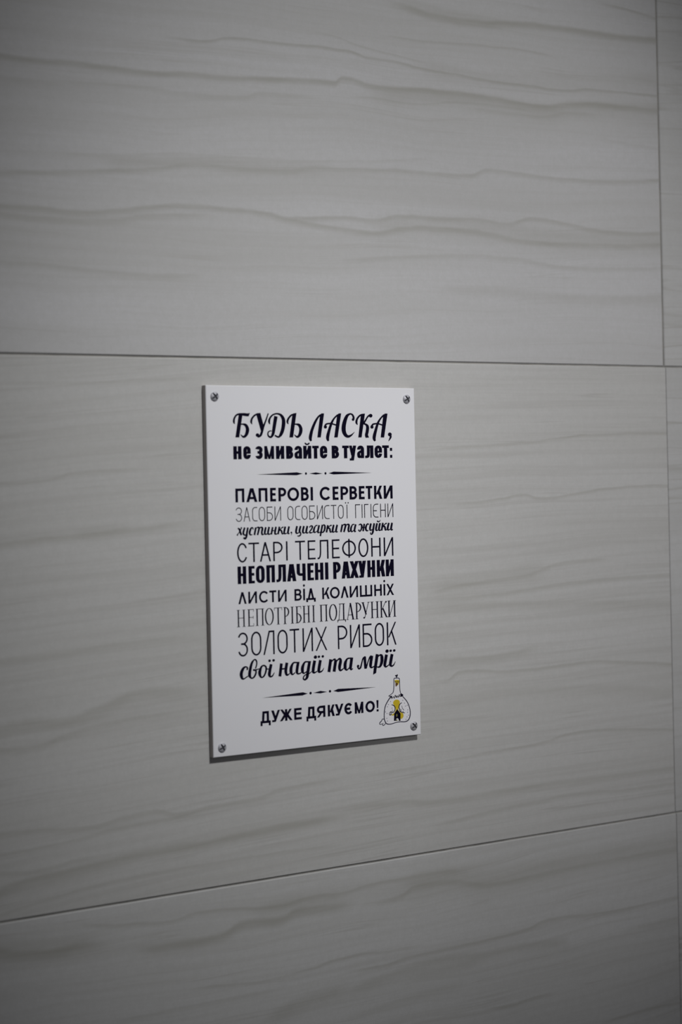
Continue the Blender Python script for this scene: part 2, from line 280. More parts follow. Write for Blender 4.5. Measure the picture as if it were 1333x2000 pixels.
VEINS = {
  'upper': [
    ([(-0.0796,0.1574),(-0.0617,0.1571),(-0.0341,0.158),(-0.0122,0.1575),(0.0104,0.1572),(0.0335,0.159),(0.0537,0.1593),(0.0814,0.1611),(0.1172,0.1635),(0.1374,0.1642),(0.1439,0.1676),(0.1543,0.1665),(0.1695,0.1646),(0.2046,0.1661),(0.2327,0.1663),(0.2574,0.166),(0.2955,0.1647),(0.3173,0.1673),(0.3532,0.1706),(0.4044,0.1708)],0.00217,0.75),
    ([(0.1505,0.164),(0.1771,0.1623),(0.2125,0.1644),(0.2532,0.1643),(0.2997,0.1624),(0.3262,0.1674),(0.4045,0.1728)],0.00682,0.45),
    ([(0.0143,0.1809),(0.0374,0.1783),(0.0612,0.1818),(0.0786,0.1831),(0.0998,0.1831),(0.1215,0.1839),(0.1425,0.1841),(0.1624,0.1816),(0.1854,0.181),(0.2089,0.1787),(0.233,0.178),(0.2577,0.1769),(0.2915,0.177),(0.3088,0.1764),(0.3399,0.1793),(0.4047,0.181)],0.00124,0.6),
    ([(0.1855,0.1847),(0.2331,0.1802),(0.2746,0.1812),(0.3178,0.1838),(0.3861,0.1905)],0.00682,0.3),
    ([(0.171,0.2169),(0.1942,0.2151),(0.2179,0.2122),(0.2422,0.2122),(0.2841,0.2158),(0.3232,0.2166),(0.3637,0.2168),(0.4058,0.2188)],0.00279,0.8),
    ([(0.1788,0.2203),(0.2061,0.2174),(0.2341,0.2151),(0.2756,0.2161)],0.00434,0.25),
    ([(0.3417,0.2376),(0.3643,0.2363),(0.3874,0.2347),(0.4062,0.2318)],0.00124,0.5),
    ([(0.1181,0.1919),(0.1364,0.1916),(0.1512,0.1887),(0.1663,0.1866),(0.1894,0.1845),(0.213,0.1829)],0.00093,0.35),
    ([(0.1704,0.196),(0.2055,0.1961),(0.2583,0.1987),(0.3008,0.1984),(0.3181,0.192)],0.00093,0.35),
    ([(-0.0799,0.146),(-0.0499,0.1463),(-0.0028,0.1486),(0.0232,0.1483),(0.0534,0.1482),(0.0741,0.1496),(0.0847,0.1529),(0.1025,0.1537),(0.1316,0.154)],0.00186,0.3),
    ([(-0.051,0.1087),(-0.0199,0.1094),(0.0288,0.1139),(0.0801,0.1149),(0.1405,0.118),(0.2153,0.1257)],0.00124,0.2),
    ([(-0.0814,0.0955),(-0.0202,0.101),(0.0121,0.1042),(0.0353,0.1078),(0.0556,0.1085),(0.0799,0.1088),(0.1012,0.1097),(0.123,0.1128),(0.1404,0.1134),(0.1757,0.1153),(0.215,0.1157),(0.2394,0.1167),(0.256,0.1211),(0.2813,0.1203),(0.3159,0.1195),(0.403,0.1248)],0.00186,0.5),
    ([(-0.0263,0.1047),(0.0122,0.1084),(0.0455,0.1106),(0.087,0.111),(0.1378,0.1156)],0.00496,0.3),
    ([(-0.0819,0.078),(-0.064,0.0783),(-0.0365,0.0774),(-0.0145,0.0793),(0.0114,0.0829),(0.0347,0.0851),(0.0584,0.0848),(0.0792,0.0843),(0.0968,0.0821),(0.1184,0.0795),(0.1393,0.0776),(0.1592,0.0769),(0.1824,0.0803),(0.2221,0.0824),(0.2548,0.081),(0.2929,0.0775),(0.3279,0.078),(0.4017,0.0816)],0.00217,0.6),
    ([(-0.082,0.0737),(-0.052,0.073),(-0.021,0.0736),(0.0048,0.0774),(0.0312,0.0798),(0.0583,0.0813)],0.00217,0.45),
    ([(0.0861,0.0815),(0.1148,0.0829),(0.1395,0.0846),(0.1633,0.0844),(0.1826,0.088),(0.2142,0.0886),(0.2468,0.0892),(0.2676,0.0881),(0.289,0.0923),(0.3239,0.0903),(0.3507,0.0878),(0.383,0.0882),(0.4019,0.0895)],0.00186,0.55),
    ([(0.1518,0.0813),(0.1903,0.0847),(0.2302,0.0851),(0.2717,0.0842),(0.3148,0.0826),(0.4018,0.0851)],0.00868,0.35),
    ([(-0.0828,0.0483),(-0.0588,0.048),(-0.0374,0.0467),(-0.0059,0.0455),(0.0169,0.0453),(0.0504,0.0473)],0.00217,0.4),
    ([(0.1287,0.0584),(0.1819,0.0629),(0.2379,0.0665),(0.2712,0.0664),(0.2968,0.0643),(0.323,0.0628),(0.3591,0.0637),(0.4012,0.0659)],0.00186,0.35),
    ([(0.2009,0.0429),(0.2538,0.0461),(0.2919,0.0445),(0.3359,0.0438),(0.4006,0.0467)],0.00434,0.3),
    ([(0.2324,0.1574),(0.2571,0.1583),(0.2996,0.1582),(0.3172,0.1617),(0.353,0.1635)],0.00155,0.3),
    ([(0.3391,0.1503),(0.3708,0.1469),(0.4036,0.1461)],0.00155,0.25),
    ([(0.1416,0.1559),(0.1616,0.1577),(0.1925,0.1569),(0.2244,0.1604),(0.2572,0.1618),(0.2997,0.1601)],0.00093,0.3),
  ],
  'middle': [
    ([(-0.0862,-0.0681),(-0.0683,-0.0682),(-0.053,-0.066),(-0.0406,-0.0632),(-0.0186,-0.0624),(0.0104,-0.062)],0.00124,0.3),
    ([(-0.0871,-0.101),(-0.0692,-0.099),(-0.0478,-0.0981),(-0.0323,-0.0972),(-0.0164,-0.0958),(0.0029,-0.0951),(0.0161,-0.0935),(0.0378,-0.0922)],0.00217,0.5),
    ([(-0.0478,-0.0956),(-0.0259,-0.095),(-0.0003,-0.0938)],0.00558,0.25),
    ([(-0.0846,-0.0152),(-0.0235,-0.0143),(0.0185,-0.0122),(0.0487,-0.0119)],0.00124,0.25),
    ([(0.194,-0.0552),(0.214,-0.0526),(0.2509,-0.0514),(0.2804,-0.0497),(0.3109,-0.0473),(0.3332,-0.0454),(0.3979,-0.0445)],0.00124,0.4),
    ([(0.205,-0.0871),(0.2415,-0.0864),(0.2603,-0.0846),(0.2752,-0.0831),(0.2923,-0.0854),(0.3231,-0.0829),(0.3548,-0.0802),(0.4064,-0.0793)],0.00124,0.5),
    ([(0.1934,-0.143),(0.2155,-0.1385),(0.2442,-0.1361),(0.2736,-0.1343),(0.3129,-0.1272),(0.3534,-0.1276)],0.00155,0.4),
    ([(0.1935,-0.1383),(0.2442,-0.1338),(0.2997,-0.1289)],0.0093,0.3),
    ([(0.1913,-0.1451),(0.2234,-0.1455),(0.2649,-0.1442),(0.3081,-0.1409),(0.353,-0.1397),(0.4046,-0.1398)],0.00186,0.4),
    ([(0.1912,-0.1507),(0.2232,-0.1503),(0.2859,-0.1528),(0.3945,-0.1582)],0.00372,0.3),
    ([(0.1918,-0.1954),(0.2097,-0.1959),(0.222,-0.1915),(0.2634,-0.1936),(0.2977,-0.1936),(0.3287,-0.1929),(0.3559,-0.1948),(0.4028,-0.1996)],0.00155,0.5),
    ([(0.1902,-0.1844),(0.2101,-0.1833),(0.2427,-0.184),(0.2722,-0.1819),(0.2895,-0.1799)],0.0031,0.45),
    ([(0.1894,-0.2084),(0.2215,-0.2079),(0.263,-0.2072),(0.3282,-0.2102),(0.3927,-0.2171)],0.00434,0.25),
    ([(0.1382,-0.2482),(0.1572,-0.2472),(0.1923,-0.2462),(0.2327,-0.244),(0.2619,-0.2427),(0.2876,-0.2413),(0.3185,-0.2376),(0.35,-0.2389),(0.4038,-0.2438)],0.00124,0.4),
    ([(0.1191,-0.2659),(0.1643,-0.2659),(0.2035,-0.2694),(0.2319,-0.2694),(0.2611,-0.2685),(0.2955,-0.2683),(0.34,-0.2691),(0.403,-0.2697)],0.00248,0.4),
    ([(0.1872,-0.2847),(0.2193,-0.2823),(0.244,-0.2804),(0.2779,-0.2788),(0.3128,-0.2775),(0.3488,-0.2792),(0.4051,-0.2802)],0.00186,0.4),
    ([(-0.09,-0.1981),(-0.0721,-0.1962),(-0.0538,-0.1973),(-0.0351,-0.194),(-0.0192,-0.1892),(-0.0095,-0.1866),(0.0068,-0.1857),(0.0233,-0.1865),(0.0401,-0.1855)],0.00434,0.5),
    ([(-0.0903,-0.2089),(-0.0725,-0.2099),(-0.0541,-0.2056),(-0.029,-0.201),(0.0031,-0.1991),(0.0364,-0.1982)],0.00217,0.35),
    ([(-0.0889,-0.1622),(-0.065,-0.1612),(-0.0404,-0.1597),(-0.0151,-0.158),(0.0142,-0.1571),(0.041,-0.1572)],0.00217,0.3),
    ([(-0.0916,-0.2534),(-0.0677,-0.2542),(-0.0369,-0.256),(-0.0179,-0.2535),(0.0016,-0.2521),(0.0179,-0.2555),(0.0449,-0.2534),(0.0692,-0.2527),(0.0905,-0.2491),(0.1382,-0.2482)],0.00186,0.4),
    ([(-0.0925,-0.2831),(-0.0745,-0.2801),(-0.0593,-0.2789),(-0.0438,-0.2774),(-0.0217,-0.2756),(0.0042,-0.2738),(0.0274,-0.2739),(0.0512,-0.2725),(0.0899,-0.2705),(0.1376,-0.2701)],0.00341,0.6),
    ([(-0.074,-0.2638),(-0.0465,-0.2618),(-0.0212,-0.2587),(0.0112,-0.2575),(0.0414,-0.2588)],0.00186,0.35),
    ([(-0.0929,-0.296),(-0.0627,-0.2914),(-0.0253,-0.2875),(0.0104,-0.2861),(0.0406,-0.2858),(0.0682,-0.2856),(0.1371,-0.2872)],0.00124,0.3),
    ([(-0.0922,-0.2737),(-0.0683,-0.2755),(-0.0468,-0.2728),(-0.0152,-0.2727)],0.00186,0.35),
    ([(0.1718,-0.2748),(0.1758,-0.2728),(0.1797,-0.2701)],0.00093,0.9),
  ],
  'lower': [
    ([(-0.0934,-0.3155),(-0.0756,-0.3188),(-0.0605,-0.3201),(-0.045,-0.3189),(-0.031,-0.3206),(-0.0246,-0.3193)],0.00372,0.7),
    ([(-0.0167,-0.3225),(-0.0039,-0.3274),(0.0125,-0.3279),(0.0325,-0.3282),(0.0462,-0.3273),(0.0601,-0.3227),(0.0847,-0.3243),(0.0956,-0.3214),(0.1174,-0.3222),(0.1398,-0.3227)],0.00341,0.7),
    ([(-0.0933,-0.3114),(-0.0573,-0.3156),(-0.0198,-0.3181)],0.00744,0.35),
    ([(-0.0509,-0.3069),(-0.0132,-0.3126),(0.0129,-0.3145),(0.0263,-0.3127),(0.05,-0.3133),(0.0814,-0.3164),(0.1103,-0.3145),(0.1276,-0.3155),(0.1476,-0.3131),(0.1746,-0.3128),(0.1982,-0.3128),(0.2264,-0.315)],0.00155,0.45),
    ([(0.0602,-0.3192),(0.0886,-0.3159),(0.1176,-0.3171),(0.1399,-0.3181)],0.0062,0.35),
    ([(0.1398,-0.3227),(0.1549,-0.3246),(0.1723,-0.3233),(0.1861,-0.319),(0.206,-0.3193),(0.2426,-0.3259),(0.2722,-0.3261),(0.2894,-0.3251),(0.3158,-0.3244),(0.3474,-0.3245),(0.4062,-0.3236)],0.00217,0.5),
    ([(0.1628,-0.3183),(0.1981,-0.3153),(0.2428,-0.3221),(0.2939,-0.3208),(0.3384,-0.3207),(0.4063,-0.3201)],0.01054,0.45),
    ([(0.0183,-0.3547),(0.0419,-0.3558),(0.0731,-0.3581),(0.1018,-0.3569),(0.1314,-0.3535),(0.1617,-0.3552),(0.193,-0.3552)],0.00124,0.4),
    ([(0.1237,-0.3596),(0.1538,-0.3632),(0.177,-0.3614),(0.2169,-0.3608),(0.2458,-0.3602),(0.2712,-0.3585),(0.2929,-0.3552),(0.3238,-0.3572),(0.3556,-0.3578),(0.4076,-0.3567)],0.00155,0.5),
    ([(0.1255,-0.376),(0.1574,-0.3706),(0.1966,-0.3671),(0.2372,-0.3685),(0.2666,-0.3686),(0.3143,-0.3741)],0.00434,0.45),
    ([(0.0653,-0.3834),(0.0868,-0.3768),(0.1086,-0.3731),(0.1383,-0.3721)],0.00558,0.45),
    ([(0.1689,-0.371),(0.2085,-0.3728),(0.2413,-0.3701)],0.00372,0.3),
    ([(0.1251,-0.3896),(0.1607,-0.3873),(0.1961,-0.3849),(0.2244,-0.3849)],0.0031,0.3),
    ([(0.2321,-0.4016),(0.2528,-0.4043),(0.2741,-0.4031),(0.3002,-0.4029)],0.00155,0.5),
    ([(0.3216,-0.4313),(0.3628,-0.4279),(0.4069,-0.4287)],0.00124,0.45),
    ([(-0.0338,-0.3635),(-0.0083,-0.3644),(0.0147,-0.3642),(0.0417,-0.3645),(0.0871,-0.3649)],0.00155,0.3),
    ([(0.346,-0.3716),(0.3738,-0.3717),(0.4087,-0.3707)],0.00248,0.35),
  ],
}
SCREWS = [(5.66, 6.22), (141.98, 6.54), (142.53, 204.21), (5.76, 204.63)]

SIGN_W, SIGN_H, SIGN_T = 148.0, 210.0, 4.0
BASE_Z = 1.5          # height of the tile joint above the sign
TILE_H = 0.3
TILE_L = 0.6

# ------------------------------------------------------------------ materials
class NT:
    def __init__(self, name):
        self.m = bpy.data.materials.new(name)
        self.m.use_nodes = True
        self.t = self.m.node_tree
        self.b = self.t.nodes['Principled BSDF']
    def n(self, kind, **kw):
        x = self.t.nodes.new(kind)
        for k, v in kw.items():
            setattr(x, k, v)
        return x
    def l(self, a, b):
        self.t.links.new(a, b)
    def put(self, sock, v):
        if isinstance(v, (int, float)):
            sock.default_value = v
        elif isinstance(v, tuple):
            sock.default_value = v
        else:
            self.l(v, sock)
    def math(self, op, a, b=None, clamp=False):
        x = self.n('ShaderNodeMath', operation=op, use_clamp=clamp)
        self.put(x.inputs[0], a)
        if b is not None:
            self.put(x.inputs[1], b)
        return x.outputs[0]
    def rng(self, v, a, b, c=0.0, d=1.0, smooth=True):
        x = self.n('ShaderNodeMapRange', interpolation_type='SMOOTHSTEP' if smooth else 'LINEAR', clamp=True) if smooth else self.n('ShaderNodeMapRange')
        self.put(x.inputs[0], v)
        for i, q in enumerate((a, b, c, d)):
            self.put(x.inputs[1 + i], q)
        return x.outputs[0]
    def xyz(self, a, b, c):
        x = self.n('ShaderNodeCombineXYZ')
        self.put(x.inputs[0], a); self.put(x.inputs[1], b); self.put(x.inputs[2], c)
        return x.outputs[0]
    def noise(self, vec, scale, detail=3.0, rough=0.55):
        x = self.n('ShaderNodeTexNoise')
        self.l(vec, x.inputs['Vector'])
        x.inputs['Scale'].default_value = scale
        x.inputs['Detail'].default_value = detail
        x.inputs['Roughness'].default_value = rough
        return x.outputs['Fac']
    def mixc(self, f, a, b):
        x = self.n('ShaderNodeMix', data_type='RGBA')
        self.put(x.inputs[0], f); self.put(x.inputs[6], a); self.put(x.inputs[7], b)
        return x.outputs[2]

def flat(name, color, rough=0.6, metal=0.0, spec=0.5):
    k = NT(name)
    k.b.inputs['Base Color'].default_value = (*color, 1)
    k.b.inputs['Roughness'].default_value = rough
    k.b.inputs['Metallic'].default_value = metal
    k.b.inputs['Specular IOR Level'].default_value = spec
    # slight grain in the gloss so that nothing is perfectly uniform
    tc = k.n('ShaderNodeTexCoord').outputs['Object']
    r = k.noise(tc, 900.0, 2.0)
    k.put(k.b.inputs['Roughness'], k.rng(r, 0.3, 0.7, max(0.02, rough - 0.06), min(1, rough + 0.06), False))
    return k.m

def tile_material(name, veins, ox, flow, seed, streak, warp=0.02, tone=((0.50, 0.50, 0.495), (0.545, 0.545, 0.545))):
    """veined stoneware: long soft streaks that follow the veins, the veins drawn one by one.
    veins: [(points (x, height from the joint line), half width, strength)] in wall metres; ox, flow: tile origin and vein slope"""
    k = NT(name)
    tc = k.n('ShaderNodeTexCoord').outputs['Object']
    sp = k.n('ShaderNodeSeparateXYZ'); k.l(tc, sp.inputs[0])
    u, v = sp.outputs[0], sp.outputs[2]
    if veins is None:
        rnd = k.n('ShaderNodeObjectInfo').outputs['Random']
        seedv = k.math('MULTIPLY', rnd, 37.0)
    else:
        seedv = float(seed)
    low = k.noise(k.xyz(k.math('MULTIPLY', u, 4.0), k.math('MULTIPLY', v, 9.0), seedv), 1.0, 2.0)
    u2 = k.math('SUBTRACT', u, 0.105 - ox) if veins else u
    # v warped along the flow of the veins
    vf = k.math('SUBTRACT', v, k.math('MULTIPLY', u2, k.math('ADD', k.math('MULTIPLY', u2, flow[1]), flow[0])))
    vw = k.math('ADD', vf, k.math('MULTIPLY', k.math('SUBTRACT', low, 0.5), warp))
    broad = k.noise(k.xyz(k.math('MULTIPLY', u, 2.6), k.math('MULTIPLY', vw, 38.0), seedv), 1.0, 3.0, 0.5)
    fine = k.noise(k.xyz(k.math('MULTIPLY', u, 4.5), k.math('MULTIPLY', vw, 240.0), seedv), 1.0, 4.0, 0.6)
    hair = k.noise(k.xyz(k.math('MULTIPLY', u, 10.0), k.math('MULTIPLY', vw, 620.0), seedv), 1.0, 3.0, 0.6)
    # thin contour-like lines out of a folded streak field
    fold = k.math('ABSOLUTE', k.math('SUBTRACT', k.math('FRACT', k.math('MULTIPLY', k.noise(k.xyz(k.math('MULTIPLY', u, 1.6), k.math('MULTIPLY', vw, 95.0), k.math('ADD', seedv, 5.0) if veins is None else seedv + 5.0), 1.0, 3.0, 0.6), 4.0)), 0.5))
    lines = k.math('MULTIPLY', k.rng(fold, 0.0, 0.07, 1.0, 0.0), k.rng(k.noise(k.xyz(k.math('MULTIPLY', u, 12.0), k.math('MULTIPLY', vw, 50.0), 9.0), 1.0, 2.0), 0.42, 0.62, 0.0, 1.0))
    grain = k.noise(tc, 650.0, 3.0, 0.6)
    mottle = k.noise(tc, 210.0, 4.0, 0.65)
    wob = k.math('MULTIPLY', k.math('SUBTRACT', k.noise(k.xyz(k.math('MULTIPLY', u, 60.0), k.math('MULTIPLY', v, 60.0), seedv), 1.0, 3.0), 0.5), 0.0016)
    vv = k.math('ADD', v, wob)
    brk = k.rng(k.noise(k.xyz(k.math('MULTIPLY', u, 22.0), k.math('MULTIPLY', v, 160.0), 3.0), 1.0, 3.0), 0.3, 0.62, 0.7, 1.05, False)
    tot = None
    if veins is None:
        # a few random veins out of the folded streak field
        q = k.math('ABSOLUTE', k.math('SUBTRACT', k.math('FRACT', k.math('MULTIPLY', broad, 5.0)), 0.5))
        tot = k.math('MULTIPLY', k.rng(q, 0.0, 0.09, 1.0, 0.0), k.rng(low, 0.35, 0.6, 0.1, 0.6))
    for pts, hw, st in (veins or []):
        x0, x1 = pts[0][0], pts[-1][0]
        un = k.rng(u, x0 - ox, x1 - ox, 0.0, 1.0, False)
        fc = k.n('ShaderNodeFloatCurve')
        cv = fc.mapping.curves[0]
        zs = [p[1] for p in pts]
        z0, z1 = min(zs) - 0.004, max(zs) + 0.004
        fc.mapping.use_clip = True
        for i, (x, z) in enumerate(pts):
            a, b = (x - x0) / (x1 - x0), (z - z0) / (z1 - z0)
            if i == 0:
                cv.points[0].location = (0, b)
            elif i == len(pts) - 1:
                cv.points[-1].location = (1, b)
            else:
                cv.points.new(a, b)
        fc.mapping.update()
        k.l(un, fc.inputs[1])
        cz = k.math('MULTIPLY', fc.outputs[0], z1 - z0)
        d = k.math('SUBTRACT', k.math('SUBTRACT', vv, flow_origin(z0)), cz)
        # sharper on the upper side, softer below, as the glaze runs
        up = k.rng(d, 0.0, hw * 0.95, 1.0, 0.0)
        dn = k.rng(d, -hw * 1.9, 0.0, 0.0, 1.0)
        f = k.math('MULTIPLY', up, dn)
        ends = k.math('MULTIPLY', k.rng(u, x0 - ox - 0.001, x0 - ox + 0.02, 0.0, 1.0), k.rng(u, x1 - ox - 0.02, x1 - ox + 0.001, 1.0, 0.0)) \
            if (x0 > EDGE_L and x1 < EDGE_R) else (k.rng(u, x1 - ox - 0.03, x1 - ox, 1.0, 0.0) if x0 <= EDGE_L and x1 < EDGE_R else
            (k.rng(u, x0 - ox, x0 - ox + 0.03, 0.0, 1.0) if x1 >= EDGE_R and x0 > EDGE_L else 1.0))
        f = k.math('MULTIPLY', k.math('MULTIPLY', f, ends), st)
        tot = f if tot is None else k.math('SUBTRACT', k.math('ADD', tot, f), k.math('MULTIPLY', tot, f))
    veinf = k.math('MULTIPLY', tot, brk, clamp=True)
    stone = k.mixc(k.rng(broad, 0.3, 0.7, 0.0, 1.0), (*tone[0], 1), (*tone[1], 1))
    stone = k.mixc(k.rng(fine, 0.42, 0.72, 0.0, streak * 0.8), stone, (0.415, 0.405, 0.385, 1))
    stone = k.mixc(k.math('MULTIPLY', lines, streak * 1.0), stone, (0.40, 0.39, 0.37, 1))
    stone = k.mixc(k.rng(hair, 0.45, 0.75, 0.0, streak * 0.5), stone, (0.42, 0.41, 0.39, 1))
    stone = k.mixc(k.rng(mottle, 0.3, 0.7, 0.0, 0.22), stone, (0.43, 0.43, 0.42, 1))
    stone = k.mixc(k.rng(grain, 0.35, 0.65, 0.0, 0.12), stone, (0.40, 0.40, 0.39, 1))
    stone = k.mixc(k.math('MULTIPLY', veinf, 0.8), stone, (0.33, 0.322, 0.288, 1))
    k.l(stone, k.b.inputs['Base Color'])
    k.b.inputs['Roughness'].default_value = 0.48
    k.b.inputs['Specular IOR Level'].default_value = 0.3
    bp = k.n('ShaderNodeBump'); bp.inputs['Strength'].default_value = 0.06; bp.inputs['Distance'].default_value = 0.0006
    k.l(fine, bp.inputs['Height'])
    k.l(bp.outputs[0], k.b.inputs['Normal'])
    return k.m

def grout_material():
    k = NT('grout_cement')
    tc = k.n('ShaderNodeTexCoord').outputs['Object']
    c = k.mixc(k.rng(k.noise(tc, 35.0), 0.4, 0.65, 0.0, 1.0), (0.34, 0.33, 0.31, 1), (0.25, 0.245, 0.23, 1))
    k.l(c, k.b.inputs['Base Color'])
    k.b.inputs['Roughness'].default_value = 0.9
    return k.m

# ------------------------------------------------------------------ mesh helpers
def mesh_obj(name, verts, faces, mats, parent=None, face_mats=None, loc=None):
    me = bpy.data.meshes.new(name)
    me.from_pydata(verts, [], faces)
    for m in (mats if isinstance(mats, (list, tuple)) else [mats]):
        me.materials.append(m)
    if face_mats:
        me.polygons.foreach_set('material_index', face_mats)
    me.update()
    o = bpy.data.objects.new(name, me)
    if parent:
        o.parent = parent
    if loc:
        o.location = loc
    COL.objects.link(o)
    return o

class Print:
    """flat shapes printed on the sign's face; coordinates in mm on the face"""
    def __init__(self, layer=0.05):
        self.v, self.f, self.fm, self.layer, self.mat = [], [], [], layer, 0
    def _vert(self, p):
        self.v.append((p[0] / 1000.0, -(SIGN_T + self.layer) / 1000.0, -p[1] / 1000.0))
    def poly(self, pts):
        self.layer += 0.0015      # each stroke a hair above the last, like ink on ink
        n = len(self.v)
        for p in pts:
            self._vert(p)
        for tri in tessellate_polygon([[Vector((p[0], p[1], 0)) for p in pts]]):
            a, b, c = (pts[i] for i in tri)
            ar = (b[0] - a[0]) * (c[1] - a[1]) - (b[1] - a[1]) * (c[0] - a[0])
            self.f.append(tuple(n + i for i in (tri if ar < 0 else tri[::-1])))
            self.fm.append(self.mat)
    def strip(self, left, right, closed=False):
        self.layer += 0.0015
        n = len(self.v); m = len(left)
        for a, b in zip(left, right):
            self._vert(a); self._vert(b)
        for i in range(m if closed else m - 1):
            j = (i + 1) % m
            q = (n + 2 * i, n + 2 * i + 1, n + 2 * j + 1, n + 2 * j)
            a, b, c = (self.v[q[0]], self.v[q[1]], self.v[q[2]])
            ar = (b[0] - a[0]) * (c[2] - a[2]) - (b[2] - a[2]) * (c[0] - a[0])
            self.f.append(q if ar > 0 else q[::-1]); self.fm.append(self.mat)
    def build(self, name, mats, parent):
        return mesh_obj(name, self.v, self.f, mats, parent, self.fm)

def smooth(P, sub=7, closed=False):
    """Catmull-Rom through points of any dimension"""
    n = len(P); out = []
    g = (lambda i: P[i % n]) if closed else (lambda i: P[max(0, min(n - 1, i))])
    for i in range(n if closed else n - 1):
        p0, p1, p2, p3 = g(i - 1), g(i), g(i + 1), g(i + 2)
        for s in range(sub):
            t = s / sub
            out.append(tuple(0.5 * (2 * b + (c - a) * t + (2 * a - 5 * b + 4 * c - d) * t * t + (3 * b - a - 3 * c + d) * t ** 3)
                             for a, b, c, d in zip(p0, p1, p2, p3)))
    if not closed:
        out.append(tuple(P[-1]))
    return out

def ribbon(pr, pts, closed=False, miter=False):
    """pts (u, v, width)"""
    n = len(pts); L, R = [], []
    for i in range(n):
        a = pts[(i - 1) % n] if closed else pts[max(i - 1, 0)]
        b = pts[(i + 1) % n] if closed else pts[min(i + 1, n - 1)]
        p = pts[i]
        tx, ty = b[0] - a[0], b[1] - a[1]
        k = math.hypot(tx, ty) or 1.0
        nx, ny = -ty / k, tx / k
        w = max(p[2], 0.02) / 2
        L.append((p[0] + nx * w, p[1] + ny * w)); R.append((p[0] - nx * w, p[1] - ny * w))
    pr.strip(L, R, closed)

def ellipse(cx, cy, rx, ry, n=20):
    return [(cx + rx * math.cos(2 * math.pi * i / n), cy + ry * math.sin(2 * math.pi * i / n)) for i in range(n)]

def draw_trace(pr, items, colors=None):
    for j, it in enumerate(items):
        kind, data = it[0], it[1]
        if colors:
            pr.mat = colors.index(it[2])      # drawn back to front
        if kind == 'S':
            P = [tuple(data[i:i + 3]) for i in range(0, len(data), 3)]
            ribbon(pr, smooth(P))
        elif kind == 'L':
            P = [tuple(data[i:i + 3]) for i in range(0, len(data), 3)]
            for a, b in zip(P, P[1:]):
                ribbon(pr, [a, b])
        elif kind == 'F':
            pr.poly([tuple(data[i:i + 2]) for i in range(0, len(data), 2)])
        elif kind == 'G':
            pr.poly(smooth([tuple(data[i:i + 2]) for i in range(0, len(data), 2)], 5, True) if it[2] != 'k' else
                    [tuple(data[i:i + 2]) for i in range(0, len(data), 2)])
        elif kind == 'D':
            pr.poly(ellipse(*data))

# ------------------------------------------------------------------ the block lettering
FONTS = {  # s stem, t horizontal stroke, d diagonal width, k corner ratio (None = fully round)
    'impact_low': dict(s=2.4, t=1.5, d=2.3, k=1.2),
    'bold':       dict(s=1.7, t=1.45, d=1.9, k=None, brx=0.5),
    'thin':       dict(s=0.52, t=0.50, d=0.54, k=1.25, open=True),
    'light':      dict(s=1.08, t=0.95, d=1.12, k=None),
    'impact':     dict(s=2.35, t=1.55, d=2.5, k=1.2),
    'geo':        dict(s=1.28, t=1.12, d=1.35, k=None),
    'serif':      dict(s=0.88, t=0.32, d=1.0, k=None, serif=True),
    'thin2':      dict(s=1.05, t=1.0, d=1.05, k=1.35),
    'arial':      dict(s=1.6, t=1.35, d=1.7, k=None),
}

class Glyph:
    def __init__(self, pr, u0, u1, base, cap, F):
        self.pr, self.u0, self.base, self.F = pr, u0, base, F
        self.w, self.h = u1 - u0, base - cap
    def m(self, p):
        return (self.u0 + p[0], self.base - p[1])
    def poly(self, *pts):
        self.pr.poly([self.m(p) for p in pts])
    def rect(self, x0, y0, x1, y1):
        self.poly((x0, y0), (x1, y0), (x1, y1), (x0, y1))
    def stem(self, x, y0=0.0, y1=None, s=None, ends='bt'):
        y1 = self.h if y1 is None else y1
        s = s or self.F['s']
        self.rect(x, y0, x + s, y1)
        if self.F.get('serif'):
            e, t = 0.62, self.F['t'] * 0.8
            if 'b' in ends: self.rect(x - e, y0, x + s + e, y0 + t)
            if 't' in ends: self.rect(x - e, y1 - t, x + s + e, y1)
    def para(self, xb, yb, xt, yt, d=None):
        d = d or self.F['d']
        self.poly((xb, yb), (xb + d, yb), (xt + d, yt), (xt, yt))
    def path(self, pts, closed=False, s=None, t=None):
        s = s or self.F['s']; t = t or self.F['t']
        n = len(pts); L, R = [], []
        for i in range(n):
            a = pts[(i - 1) % n] if closed else pts[max(i - 1, 0)]
            b = pts[(i + 1) % n] if closed else pts[min(i + 1, n - 1)]
            tx, ty = b[0] - a[0], b[1] - a[1]
            k = math.hypot(tx, ty) or 1
            nx, ny = -ty / k, tx / k
            q = 2 * math.sqrt((s * nx) ** 2 + (t * ny) ** 2) or 1
            ox, oy = s * s * nx / q, t * t * ny / q
            L.append(self.m((pts[i][0] + ox, pts[i][1] + oy))); R.append(self.m((pts[i][0] - ox, pts[i][1] - oy)))
        self.pr.strip(L, R, closed)

def arc(cx, cy, rx, ry, a0, a1, n=9):
    return [(cx + rx * math.cos(math.radians(a0 + (a1 - a0) * i / n)), cy + ry * math.sin(math.radians(a0 + (a1 - a0) * i / n))) for i in range(n + 1)]

